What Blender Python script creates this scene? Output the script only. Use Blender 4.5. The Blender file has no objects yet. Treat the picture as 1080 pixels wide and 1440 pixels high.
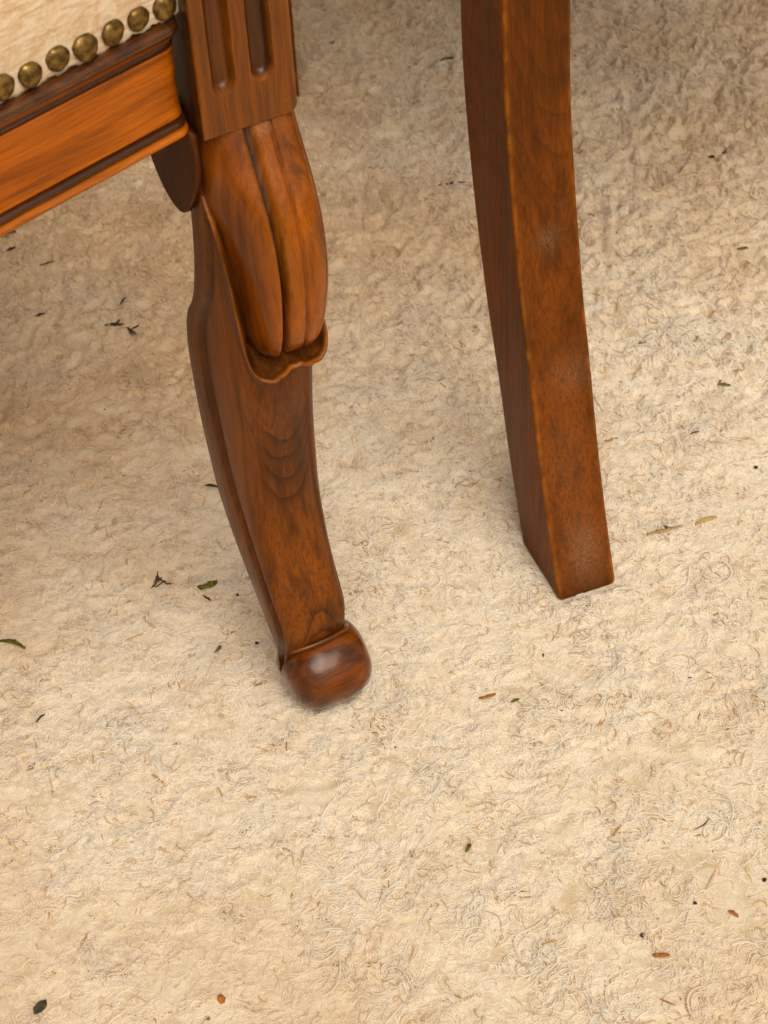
import bpy, math, random
import numpy as np
from mathutils import Vector, Matrix

scene = bpy.context.scene
col = scene.collection
R = math.radians
rng = np.random.default_rng(7)
random.seed(7)

# ------------------------------------------------------------------ camera
CAM_H, PITCH, ROLL, FPX = 0.73, R(45), R(3.5), 2600.0
fwd = Vector((0, math.cos(PITCH), -math.sin(PITCH)))
right0 = Vector((1, 0, 0)); up0 = right0.cross(fwd)
rightv = right0 * math.cos(ROLL) - up0 * math.sin(ROLL)
upv = right0 * math.sin(ROLL) + up0 * math.cos(ROLL)
cam_d = bpy.data.cameras.new('camera')
cam = bpy.data.objects.new('camera', cam_d); col.objects.link(cam)
mw = Matrix((rightv, upv, -fwd)).transposed().to_4x4(); mw.translation = (0, 0, CAM_H)
cam.matrix_world = mw
cam_d.sensor_fit = 'VERTICAL'; cam_d.sensor_height = 36.0; cam_d.sensor_width = 27.0
cam_d.lens = 36.0 * FPX / 1440.0
cam_d.clip_start = 0.02; cam_d.clip_end = 50.0
cam_d.dof.use_dof = True; cam_d.dof.focus_distance = 0.86; cam_d.dof.aperture_fstop = 26.0
scene.camera = cam

# ------------------------------------------------------------------ sky, sun, exposure
SUN_EL, SUN_AZ = R(57), R(160)          # azimuth clockwise from +Y: behind the camera, to the right
world = bpy.data.worlds.new('World'); scene.world = world; world.use_nodes = True
nt = world.node_tree; nt.nodes.clear()
sky = nt.nodes.new('ShaderNodeTexSky'); sky.sky_type = 'NISHITA'; sky.sun_disc = False
sky.sun_elevation = SUN_EL; sky.sun_rotation = SUN_AZ; sky.dust_density = 4.0; sky.air_density = 1.0
hs = nt.nodes.new('ShaderNodeHueSaturation'); hs.inputs['Saturation'].default_value = 0.12
tint = nt.nodes.new('ShaderNodeMix'); tint.data_type = 'RGBA'; tint.blend_type = 'MULTIPLY'
tint.inputs['Factor'].default_value = 1.0; tint.inputs['B'].default_value = (1.0, 0.905, 0.715, 1)
bg = nt.nodes.new('ShaderNodeBackground'); bg.inputs['Strength'].default_value = 0.14
wo = nt.nodes.new('ShaderNodeOutputWorld')
nt.links.new(sky.outputs[0], hs.inputs['Color']); nt.links.new(hs.outputs[0], tint.inputs['A'])
nt.links.new(tint.outputs['Result'], bg.inputs[0]); nt.links.new(bg.outputs[0], wo.inputs[0])
sl = bpy.data.lights.new('sun', 'SUN'); sl.energy = 1.5; sl.angle = R(48); sl.color = (1.0, 0.99, 0.97)
sun = bpy.data.objects.new('sun', sl); col.objects.link(sun)
sd = Vector((math.sin(SUN_AZ) * math.cos(SUN_EL), math.cos(SUN_AZ) * math.cos(SUN_EL), math.sin(SUN_EL)))
sun.rotation_euler = sd.to_track_quat('Z', 'Y').to_euler()
vs = scene.view_settings
vs.view_transform = 'Standard'; vs.look = 'None'; vs.exposure = 0.09; vs.gamma = 1.0
vs.use_curve_mapping = False
cy = scene.cycles
cy.use_adaptive_sampling = True; cy.adaptive_threshold = 0.02
cy.max_bounces = 6; cy.diffuse_bounces = 5; cy.glossy_bounces = 2; cy.transmission_bounces = 2
scene.cycles_curves.subdivisions = 1

# ------------------------------------------------------------------ helpers
class NT:
    """small node-graph helper"""
    def __init__(s, name):
        s.m = bpy.data.materials.new(name); s.m.use_nodes = True
        s.t = s.m.node_tree; s.t.nodes.clear()
        s.out = s.t.nodes.new('ShaderNodeOutputMaterial')
    def n(s, typ, **kw):
        nd = s.t.nodes.new(typ)
        for k, v in kw.items(): setattr(nd, k, v)
        return nd
    def put(s, sock, v):
        if hasattr(v, 'is_output') or isinstance(v, bpy.types.NodeSocket): s.t.links.new(v, sock)
        else: sock.default_value = v
    def math(s, op, a, b=None, clamp=False):
        nd = s.n('ShaderNodeMath', operation=op, use_clamp=clamp); s.put(nd.inputs[0], a)
        if b is not None: s.put(nd.inputs[1], b)
        return nd.outputs[0]
    def noise(s, vec, scale, detail=3.0, rough=0.55, dist=0.0):
        nd = s.n('ShaderNodeTexNoise'); s.put(nd.inputs['Vector'], vec)
        nd.inputs['Scale'].default_value = scale; nd.inputs['Detail'].default_value = detail
        nd.inputs['Roughness'].default_value = rough; nd.inputs['Distortion'].default_value = dist
        return nd.outputs['Fac']
    def ramp(s, fac, lo, hi, a=0.0, b=1.0):
        nd = s.n('ShaderNodeMapRange', clamp=True); s.put(nd.inputs['Value'], fac)
        nd.inputs['From Min'].default_value = lo; nd.inputs['From Max'].default_value = hi
        nd.inputs['To Min'].default_value = a; nd.inputs['To Max'].default_value = b
        nd.interpolation_type = 'SMOOTHSTEP'
        return nd.outputs[0]
    def mix(s, fac, a, b, mode='MIX'):
        nd = s.n('ShaderNodeMix', data_type='RGBA', blend_type=mode)
        s.put(nd.inputs['Factor'], fac); s.put(nd.inputs['A'], a); s.put(nd.inputs['B'], b)
        return nd.outputs['Result']
    def scale(s, vec, sc):
        nd = s.n('ShaderNodeVectorMath', operation='MULTIPLY'); s.put(nd.inputs[0], vec); nd.inputs[1].default_value = sc
        return nd.outputs[0]
    def attr(s, name, out='Vector'):
        nd = s.n('ShaderNodeAttribute', attribute_name=name); return nd.outputs[out]
    def principled(s, **kw):
        p = s.n('ShaderNodeBsdfPrincipled')
        for k, v in kw.items(): s.put(p.inputs[k.replace('_', ' ')], v)
        s.t.links.new(p.outputs[0], s.out.inputs[0]); return p
    def bump(s, h, strength, dist):
        nd = s.n('ShaderNodeBump'); s.put(nd.inputs['Height'], h)
        nd.inputs['Strength'].default_value = strength; nd.inputs['Distance'].default_value = dist
        return nd.outputs[0]

def c4(r, g, b): return (r, g, b, 1.0)

import bmesh
def mesh(name, verts, faces, mat, parent=None, smooth=True, grain=None, attrs=None):
    me = bpy.data.meshes.new(name)
    me.from_pydata([tuple(map(float, v)) for v in verts], [], faces)
    bm_ = bmesh.new(); bm_.from_mesh(me); bmesh.ops.recalc_face_normals(bm_, faces=bm_.faces); bm_.to_mesh(me); bm_.free()
    if smooth: me.polygons.foreach_set('use_smooth', [True] * len(me.polygons))
    if grain is not None:
        a = me.attributes.new('grain', 'FLOAT_VECTOR', 'POINT')
        a.data.foreach_set('vector', np.asarray(grain, dtype=np.float32).ravel())
    for k, v in (attrs or {}).items():
        a = me.attributes.new(k, 'FLOAT', 'POINT'); a.data.foreach_set('value', np.asarray(v, dtype=np.float32).ravel())
    me.materials.append(mat); me.update()
    o = bpy.data.objects.new(name, me); col.objects.link(o)
    if parent is not None: o.parent = parent
    return o

def empty(name, loc, rz, label, cat, group=None):
    o = bpy.data.objects.new(name, None); col.objects.link(o); o.empty_display_size = 0.05
    o.location = loc; o.rotation_euler = (0, 0, rz); o['label'] = label; o['category'] = cat
    if group: o['group'] = group
    return o

def tag(o, label, cat, group=None):
    o['label'] = label; o['category'] = cat
    if group: o['group'] = group
    return o

def spline(xs, ys, q):
    """smooth monotone-ish cubic through the points (Catmull-Rom tangents)"""
    xs = np.asarray(xs, float); ys = np.asarray(ys, float)
    o = np.argsort(xs); xs, ys = xs[o], ys[o]
    d = np.gradient(ys, xs)
    q = np.clip(np.asarray(q, float), xs[0], xs[-1])
    i = np.clip(np.searchsorted(xs, q) - 1, 0, len(xs) - 2)
    h = xs[i + 1] - xs[i]; t = (q - xs[i]) / h
    return ((2*t**3 - 3*t**2 + 1) * ys[i] + (t**3 - 2*t**2 + t) * h * d[i]
            + (-2*t**3 + 3*t**2) * ys[i + 1] + (t**3 - t**2) * h * d[i + 1])

def loft_faces(nr, nc, closed=True, cap0=True, cap1=True):
    f = []
    m = nc if closed else nc - 1
    for i in range(nr - 1):
        for j in range(m):
            k = (j + 1) % nc
            f.append((i*nc + j, i*nc + k, (i+1)*nc + k, (i+1)*nc + j))
    if closed and cap0: f.append(tuple(range(nc - 1, -1, -1)))
    if closed and cap1: f.append(tuple((nr-1)*nc + j for j in range(nc)))
    return f

# numpy gradient noise
_perm = np.random.default_rng(3).permutation(512); _perm = np.concatenate([_perm, _perm, _perm])
_ang = np.random.default_rng(4).uniform(0, 2*np.pi, 512)
def perlin(x, y, seed=0):
    x = np.asarray(x, float) + seed * 17.31; y = np.asarray(y, float) + seed * 9.17
    xi = np.floor(x).astype(int); yi = np.floor(y).astype(int); fx = x - xi; fy = y - yi
    u = fx*fx*fx*(fx*(fx*6-15)+10); v = fy*fy*fy*(fy*(fy*6-15)+10)
    def g(ix, iy, dx, dy):
        a = _ang[_perm[(_perm[ix & 511] + iy) & 511]]
        return np.cos(a)*dx + np.sin(a)*dy
    n00 = g(xi, yi, fx, fy); n10 = g(xi+1, yi, fx-1, fy); n01 = g(xi, yi+1, fx, fy-1); n11 = g(xi+1, yi+1, fx-1, fy-1)
    return ((n00*(1-u) + n10*u)*(1-v) + (n01*(1-u) + n11*u)*v) * 1.5

# ------------------------------------------------------------------ materials
def wood(name, light, mid, dark, rough=0.34, cathedral=False, blotch=0.45, streak=1.0, coat=0.35, spec=.2):
    g = NT(name)
    gv = g.attr('grain')
    wob = g.n('ShaderNodeVectorMath', operation='ADD')
    nz = g.n('ShaderNodeTexNoise'); g.put(nz.inputs['Vector'], g.scale(gv, (1, 1, .25))); nz.inputs['Scale'].default_value = 45
    g.put(wob.inputs[0], gv); g.put(wob.inputs[1], g.scale(nz.outputs['Color'], (.006, .006, .0)))
    gv2 = wob.outputs[0]
    fine = g.noise(g.scale(gv2, (1, 1, .035)), 900, 4, .65)
    med = g.noise(g.scale(gv2, (1, 1, .07)), 170, 3, .55)
    broad = g.noise(g.scale(gv2, (1, 1, .25)), 38, 3, .5)
    blot = g.noise(g.scale(gv, (1, 1, .13)), 60, 4, .6, .5)
    c = g.mix(g.ramp(broad, .32, .68), mid, light)
    c = g.mix(g.math('MULTIPLY', g.ramp(med, .45, .72), .55 * streak), c, dark)
    c = g.mix(g.math('MULTIPLY', g.ramp(fine, .44, .64), .45 * streak), c, dark)
    if cathedral:
        sx = g.n('ShaderNodeSeparateXYZ'); g.put(sx.inputs[0], gv2)
        sx0 = g.n('ShaderNodeSeparateXYZ'); g.put(sx0.inputs[0], gv)
        def arcs(zc, sgn, a, freq, z0, z1, x0):
            xx = g.math('SUBTRACT', sx.outputs[0], x0)
            v = g.math('SUBTRACT', sx.outputs[2], g.math('MULTIPLY', g.math('MULTIPLY', xx, xx), a * sgn))
            v = g.math('ADD', v, g.math('MULTIPLY', g.math('SUBTRACT', g.noise(gv, 70, 2), .5), .008))
            saw = g.math('FRACT', g.math('MULTIPLY', v, freq))
            if sgn < 0: saw = g.math('SUBTRACT', 1.0, saw)
            line = g.math('POWER', saw, 3.0)
            win = g.math('MULTIPLY', g.ramp(v, z0, z0 + .003), g.ramp(v, z1 - .012, z1, 1, 0))
            return g.math('MULTIPLY', line, win)
        if cathedral == 'brown':
            ln = g.math('MULTIPLY', arcs(.2, 1, 70, 52, .165, .34, .030), .45)
        else:
            l1 = g.math('MULTIPLY', arcs(.14, 1, 120, 78, .117, .178, .004), g.ramp(sx0.outputs[0], -.014, -.006))
            l2 = arcs(.07, -1, 190, 80, .040, .078, .006)
            ln = g.math('ADD', l1, l2, True)
        c = g.mix(g.math('MULTIPLY', ln, .85), c, dark)
    c = g.mix(g.math('MULTIPLY', g.ramp(blot, .5, .72), blotch), c, dark)
    c = g.mix(g.math('MULTIPLY', g.attr('stain_shade', 'Fac'), g.ramp(med, .2, .75, .45, 1)), c, c4(.02, .008, .004))  # dark mix: real stain, plus shade painted on recesses and turned-away sides
    wr = g.math('MULTIPLY', g.attr('wear', 'Fac'), g.ramp(g.noise(g.scale(gv, (1, 1, .3)), 260, 4, .65), .25, .75))
    c = g.mix(g.math('MULTIPLY', g.math('MULTIPLY', wr, g.ramp(g.noise(gv, 55, 3), .34, .62, .2, 1)), .8), c, c4(.42, .125, .006))
    sp = g.noise(g.scale(gv, (1, 1, .16)), 2200, 4, .75, .3)
    sc = g.math('MULTIPLY', g.attr('scuff', 'Fac'), g.ramp(sp, .38, .66))
    c = g.mix(g.math('MULTIPLY', sc, .38), c, c4(.38, .27, .16))
    fleck = g.ramp(g.noise(gv, 700, 1, .5), .80, .86)
    c = g.mix(g.math('MULTIPLY', fleck, .4), c, c4(.45, .30, .15))
    ro = g.math('ADD', g.ramp(broad, .3, .7, rough - .05, rough + .08), g.math('MULTIPLY', sc, .3))
    p = g.principled(Base_Color=c, Roughness=ro, Coat_Weight=coat, Coat_Roughness=.14, Coat_IOR=1.45)
    p.inputs['Specular IOR Level'].default_value = spec
    bm = g.bump(g.math('ADD', g.math('MULTIPLY', fine, .6), g.math('MULTIPLY', g.noise(gv, 160, 2), 1.2)), .22, .0006)
    g.put(p.inputs['Normal'], bm)
    return g.m

W_RAIL = wood('honey_varnished_wood', c4(.54, .130, .002), c4(.36, .080, .0015), c4(.075, .017, .001), .30, blotch=.4, streak=.9, coat=.12)
W_BLOCK = wood('block_wood', c4(.22, .055, .002), c4(.13, .034, .002), c4(.045, .014, .002), .26, blotch=.5, coat=.08, spec=.3)
W_LEG = wood('sabre_leg_wood', c4(.215, .054, .002), c4(.135, .034, .002), c4(.026, .008, .002), .32, cathedral=True, blotch=.5, coat=.06)
W_THIGH = wood('carved_thigh_wood', c4(.36, .088, .002), c4(.20, .046, .0015), c4(.030, .008, .001), .22, blotch=.6, streak=.6, coat=.22)
W_DARK = wood('dark_stained_moulding', c4(.075, .019, .004), c4(.042, .011, .003), c4(.02, .006, .002), .24, blotch=.4, coat=.35, spec=.4)
W_FOOT = wood('foot_wood', c4(.20, .044, .002), c4(.085, .020, .002), c4(.022, .007, .002), .15, blotch=.8, coat=.35)
W_BROWN = wood('brown_stained_wood', c4(.185, .044, .002), c4(.125, .031, .002), c4(.045, .014, .002), .42, cathedral='brown', blotch=.3, streak=1.1, coat=.0, spec=.12)
W_EAR = wood('shadow_bracket_wood', c4(.075, .020, .003), c4(.05, .013, .003), c4(.025, .007, .002), .45, blotch=.3, coat=.0, spec=.1)  # bracket wood darkened in colour to stand for shade under the rail

def m_fabric():
    g = NT('seat_fabric'); tc = g.n('ShaderNodeTexCoord').outputs['Object']
    gv = g.attr('grain')
    a = g.noise(g.scale(gv, (.16, 1, 1)), 620, 3, .6); b = g.noise(g.scale(gv, (1, .3, 1)), 800, 3, .6)
    pat = g.noise(g.scale(gv, (.6, 1, 1)), 190, 5, .72, .6)
    c = g.mix(g.ramp(pat, .35, .7), c4(.78, .635, .46), c4(.62, .385, .20))
    c = g.mix(g.math('MULTIPLY', g.ramp(a, .46, .66), .55), c, c4(.50, .28, .11))
    c = g.mix(g.math('MULTIPLY', g.ramp(b, .52, .7), .3), c, c4(.80, .70, .52))
    p = g.principled(Base_Color=c, Roughness=.95); p.inputs['Sheen Weight'].default_value = .15
    g.put(p.inputs['Normal'], g.bump(g.math('ADD', a, b), .5, .0006)); return g.m
M_FABRIC = m_fabric()

def m_brass():
    g = NT('antique_brass'); tc = g.n('ShaderNodeTexCoord').outputs['Object']
    oi = g.n('ShaderNodeObjectInfo').outputs['Random']
    ad = g.n('ShaderNodeVectorMath', operation='ADD'); g.put(ad.inputs[0], tc); g.put(ad.inputs[1], oi)
    n1 = g.noise(ad.outputs[0], 350, 4, .6)
    c = g.mix(g.ramp(n1, .35, .65), c4(.29, .17, .045), c4(.10, .055, .016))
    p = g.principled(Base_Color=c, Metallic=.85, Roughness=g.ramp(n1, .3, .7, .30, .5))
    g.put(p.inputs['Normal'], g.bump(n1, .25, .0008)); return g.m
M_BRASS = m_brass()

def m_felt():
    g = NT('felted_wool'); tc = g.n('ShaderNodeTexCoord').outputs['Object']
    big = g.noise(tc, 14, 3, .6); fine = g.noise(tc, 260, 4, .7, 1.2); mid = g.noise(tc, 60, 4, .6, .8)
    c = g.mix(g.ramp(mid, .35, .7), c4(.71, .60, .46), c4(.56, .42, .26))
    c = g.mix(g.math('MULTIPLY', g.ramp(big, .52, .75), .35), c, c4(.60, .46, .29))
    c = g.mix(g.math('MULTIPLY', g.ramp(fine, .35, .75), .3), c, c4(.74, .65, .51))
    c = g.mix(g.math('MULTIPLY', g.attr('warm_shade', 'Fac'), .5), c, c4(.60, .41, .21))  # browner tint paints warm shade into the felt
    p = g.principled(Base_Color=c, Roughness=1.0); p.inputs['Sheen Weight'].default_value = .2
    p.inputs['Specular IOR Level'].default_value = .1
    g.put(p.inputs['Normal'], g.bump(fine, .6, .0015)); return g.m
M_FELT = m_felt()

def m_fibre(brown=False):
    g = NT('shadow_fleck_fibre' if brown else 'wool_fibre')
    rnd = g.n('ShaderNodeHairInfo').outputs['Random']
    pos = g.n('ShaderNodeNewGeometry').outputs['Position']
    big = g.noise(pos, 16, 4, .6, .4)
    c = g.mix(rnd, c4(.86, .835, .785), c4(.80, .74, .63))
    c = g.mix(g.ramp(rnd, .93, .96, 0, .75), c, c4(.52, .34, .16))  # a few brown fibres imitate thin shadow lines under strands
    if brown: c = g.mix(rnd, c4(.30, .175, .07), c4(.52, .35, .17))
    c = g.mix(g.math('MULTIPLY', g.ramp(big, .54, .74), .3), c, c4(.66, .50, .30))
    c = g.mix(g.math('MULTIPLY', g.attr('warm_shade', 'Fac'), .8), c, c4(.66, .45, .22))  # same painted warm shade on the fibres
    d = g.n('ShaderNodeBsdfDiffuse'); g.put(d.inputs['Color'], c)
    t = g.n('ShaderNodeBsdfTranslucent'); g.put(t.inputs['Color'], g.mix(1.0, c, c4(1.0, .80, .50), 'MULTIPLY'))
    mx = g.n('ShaderNodeMixShader'); mx.inputs[0].default_value = .36
    g.t.links.new(d.outputs[0], mx.inputs[1]); g.t.links.new(t.outputs[0], mx.inputs[2])
    g.t.links.new(mx.outputs[0], g.out.inputs[0]); return g.m
M_FIBRE = m_fibre(); M_FIBRE_SHADOW = m_fibre(True)

def m_bit(name, a, b, rough=.8, sc=500):
    g = NT(name); tc = g.n('ShaderNodeTexCoord').outputs['Object']
    c = g.mix(g.ramp(g.noise(tc, sc, 3, .6), .35, .65), c4(*a), c4(*b))
    p = g.principled(Base_Color=c, Roughness=rough); p.inputs['Specular IOR Level'].default_value = .25
    g.put(p.inputs['Normal'], g.bump(g.noise(tc, sc * 2, 3), .5, .0005)); return g.m
M_UNSEEN_SEAT = m_bit('unseen_seat_tan_leather', (.42, .19, .06), (.34, .14, .04), .5, 60)
M_MOSS = m_bit('moss_green', (.16, .145, .012), (.055, .045, .008))
M_BARK = m_bit('dead_brown', (.10, .05, .02), (.035, .018, .009))
M_BLACK = m_bit('charred_black', (.045, .028, .014), (.020, .013, .008))
M_STRAW = m_bit('straw', (.52, .34, .12), (.40, .24, .08))
M_ORANGE = m_bit('orange_husk', (.42, .14, .018), (.26, .075, .012))
M_RED = m_bit('dry_red', (.10, .02, .010), (.05, .014, .008))
M_STONE = m_bit('dark_stone', (.085, .065, .045), (.035, .027, .02), .55, 300)

# ------------------------------------------------------------------ feet positions (chairs)
AX_A, AX_B = R(26), R(19)
O_A = np.array([-0.0374946, 0.60092742, 0.0])
O_B = np.array([0.08966227 + .0010, 0.65908365 - .0030, 0.0])

def frame(o, a):
    w = np.array([math.cos(a), math.sin(a)]); u = np.array([w[1], -w[0]])
    return o[:2], w, u
fa, fb = frame(O_A, AX_A), frame(O_B, AX_B)

# ------------------------------------------------------------------ wool rug
def rug_h(x, y):
    x = np.asarray(x, float); y = np.asarray(y, float)
    wx = x + .006 * perlin(x/.02, y/.02, 5); wy = y + .006 * perlin(x/.02, y/.02, 6)
    far = np.clip((y - .62) / .5, 0, 1); far = far*far*(3 - 2*far)
    shag = .45 + 2.1*far + .35*np.clip(perlin(x/.16, y/.16, 11), -1, 1)
    h = (.0013 + .0010*far) * perlin(wx/.045, wy/.045, 1)
    r = 1 - np.abs(perlin(wx/.014, wy/.014, 2)) * 2.2
    h += .0019 * shag * r * .8
    r2 = 1 - np.abs(perlin(wx/.0065, wy/.0065, 3)) * 2
    h += .00075 * shag * r2
    h += .0004 * perlin(x/.003, y/.003, 4)
    h -= .0011
    # pressed flat under the feet
    for (o, w, u), (lw, lu, cw, cu) in ((fa, (.009, .008, .005, -.0045)), (fb, (.0165, .0235, .0165, -.0245))):
        px = (x - o[0])*w[0] + (y - o[1])*w[1] - cw; pu = (x - o[0])*u[0] + (y - o[1])*u[1] - cu
        d = np.maximum(np.abs(px) - lw, np.abs(pu) - lu)
        k = np.clip(1 - d / .007, 0, 1); k = k*k*(3 - 2*k)
        h = h*(1 - k) + k*(-.0034)
    return h

WARM_SHADE_SEED = 371  # seed chosen so the painted shade falls on the far and left rug
def warm_shade(x, y):
    """warm shade painted into the wool colour: broad irregular browner patches"""
    n = perlin(x/.42, y/.42, WARM_SHADE_SEED) + .45*perlin(x/.13, y/.13, 41) + .25*perlin(x/.05, y/.05, 42)
    return np.clip(.26 + .7*n, 0, 1)

def graded(lo, hi, flo, fhi, step, big):
    a = np.arange(flo, fhi + 1e-9, step)
    l = [flo]; s = step
    while l[-1] > lo: s = min(s*1.35, big); l.append(l[-1] - s)
    r_ = [a[-1]]; s = step
    while r_[-1] < hi: s = min(s*1.35, big); r_.append(r_[-1] + s)
    return np.concatenate([np.array(l[1:])[::-1], a, np.array(r_[1:])])
gx = graded(-1.6, 1.7, -.38, .50, .002, .08); gy = graded(-1.0, 3.0, .32, 1.48, .002, .08)
GX, GY = np.meshgrid(gx, gy)
GZ = rug_h(GX, GY)
nx, ny = len(gx), len(gy)
co = np.stack([GX, GY, GZ], -1).reshape(-1, 3)
idx = np.arange(nx*ny).reshape(ny, nx)
fc = np.stack([idx[:-1, :-1], idx[:-1, 1:], idx[1:, 1:], idx[1:, :-1]], -1).reshape(-1, 4)
me = bpy.data.meshes.new('rug')
me.vertices.add(len(co)); me.vertices.foreach_set('co', co.ravel().astype(np.float32))
me.loops.add(fc.size); me.loops.foreach_set('vertex_index', fc.ravel().astype(np.int32))
me.polygons.add(len(fc)); me.polygons.foreach_set('loop_start', np.arange(0, fc.size, 4, dtype=np.int32))
me.polygons.foreach_set('use_smooth', np.ones(len(fc), dtype=bool))
me.update(calc_edges=True); me.materials.append(M_FELT)
sa = me.attributes.new('warm_shade', 'FLOAT', 'POINT'); sa.data.foreach_set('value', warm_shade(co[:, 0], co[:, 1]).astype(np.float32))
rug = bpy.data.objects.new('rug', me); col.objects.link(rug); rug['kind'] = 'structure'

def make_fibres(name, ntuft, per, Lr, kr, rad, rise, spread, npts, seed, xr, yr, lo=.12, mat=None):
    g = np.random.default_rng(seed)
    N = ntuft * per
    cx_ = g.uniform(*xr, ntuft*3); cy_ = g.uniform(*yr, ntuft*3)
    keep = g.uniform(0, 1, ntuft*3) < np.clip(.42 + .9*perlin(cx_/.028, cy_/.028, 51) + .4*perlin(cx_/.009, cy_/.009, 52), lo, 1)
    tx = cx_[keep][:ntuft]; ty = cy_[keep][:ntuft]; ntuft = len(tx); N = ntuft*per
    th = 2*np.pi*perlin(tx/.05, ty/.05, 21)*1.1 + g.normal(0, .9, ntuft)
    k0 = g.normal(0, kr, ntuft); k1 = g.normal(0, kr, ntuft); ph = g.uniform(0, 6.28, ntuft)
    L = g.uniform(*Lr, ntuft)
    rep = lambda a: np.repeat(a, per)
    off = g.normal(0, spread, N); lon = g.normal(0, spread*2, N)
    th = rep(th) + g.normal(0, .22, N); L = rep(L) * g.uniform(.5, 1.15, N)
    k0 = rep(k0) + g.normal(0, kr*.35, N); k1 = rep(k1) + g.normal(0, kr*.35, N); ph = rep(ph)
    x0 = rep(tx) - off*np.sin(th) + lon*np.cos(th); y0 = rep(ty) + off*np.cos(th) + lon*np.sin(th)
    t = np.linspace(0, 1, npts)[None, :]
    s = t * L[:, None]
    ang = th[:, None] + k0[:, None]*s + k1[:, None]*L[:, None]*np.sin(ph[:, None] + t*4.5)*.35
    ds = (L / (npts - 1))[:, None]
    X = x0[:, None] + np.concatenate([np.zeros((N, 1)), np.cumsum(np.cos(ang[:, :-1])*ds, 1)], 1)
    Y = y0[:, None] + np.concatenate([np.zeros((N, 1)), np.cumsum(np.sin(ang[:, :-1])*ds, 1)], 1)
    up = rep(g.uniform(.2, 1.0, ntuft) * (.75 + .8*np.clip(perlin(tx/.035, ty/.035, 53), -.8, 1) + .7*np.clip((ty - .7)/.5, 0, 1))) * g.uniform(.3, 1.2, N)
    Z = rug_h(X, Y) + rise*(up[:, None]*np.sin(np.pi*t)**.7) - rad*.6 + g.uniform(-.5, .5, N)[:, None]*rad
    # keep fibres out of the solid feet
    bad = np.zeros(N, bool)
    for (o, w, u), (lw, lu, cw, cu) in ((fa, (.009, .006, .005, -.0045)), (fb, (.0155, .0225, .0165, -.0245))):
        px = (X - o[0])*w[0] + (Y - o[1])*w[1] - cw; pu = (X - o[0])*u[0] + (Y - o[1])*u[1] - cu
        bad |= ((np.abs(px) < lw) & (np.abs(pu) < lu)).any(1)
    P = np.stack([X, Y, Z], -1)[~bad]; n = len(P)
    cv = bpy.data.hair_curves.new(name)
    cv.add_curves([npts]*n)
    cv.attributes['position'].data.foreach_set('vector', P.astype(np.float32).ravel())
    ra = cv.attributes.get('radius') or cv.attributes.new('radius', 'FLOAT', 'POINT')
    rr = rad * g.uniform(.65, 1.25, n)[:, None] * (1 - .55*np.abs(2*t - 1)**3)
    ra.data.foreach_set('value', rr.astype(np.float32).ravel())
    so = cv.attributes.new('warm_shade', 'FLOAT', 'POINT'); so.data.foreach_set('value', warm_shade(P[..., 0], P[..., 1]).astype(np.float32).ravel())
    cv.materials.append(mat or M_FIBRE)
    o = bpy.data.objects.new(name, cv); col.objects.link(o); o.parent = rug; o['kind'] = 'stuff'
    return o
VX, VY = (-.35, .47), (.34, 1.44)
make_fibres('matted_wool_fibres', 23000, 8, (.006, .019), 220, .00033, .0017, .0012, 10, 31, VX, VY)
make_fibres('felted_wool_fibres', 66000, 2, (.005, .015), 270, .00031, .0013, .0018, 9, 33, VX, VY, 1)
make_fibres('loose_wool_strands', 1700, 3, (.012, .036), 90, .00045, .0024, .0007, 16, 32, VX, VY)
make_fibres('shadow_fleck_strands', 3000, 3, (.004, .014), 150, .00034, .0008, .0006, 9, 34, VX, VY, .05, M_FIBRE_SHADOW)  # brown strands added to paint shadow flecks among the tufts

# ------------------------------------------------------------------ armchair (carved sabre front leg, fluted block, nailed seat)
armchair = empty('armchair', O_A, AX_A, 'honey brown carved armchair with fluted corner block, nailhead trim and scroll foot', 'armchair')
# local axes: x = along the front of the block, -y = towards the front, z up.  (w, u, z) -> (w, -u, z)

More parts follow.
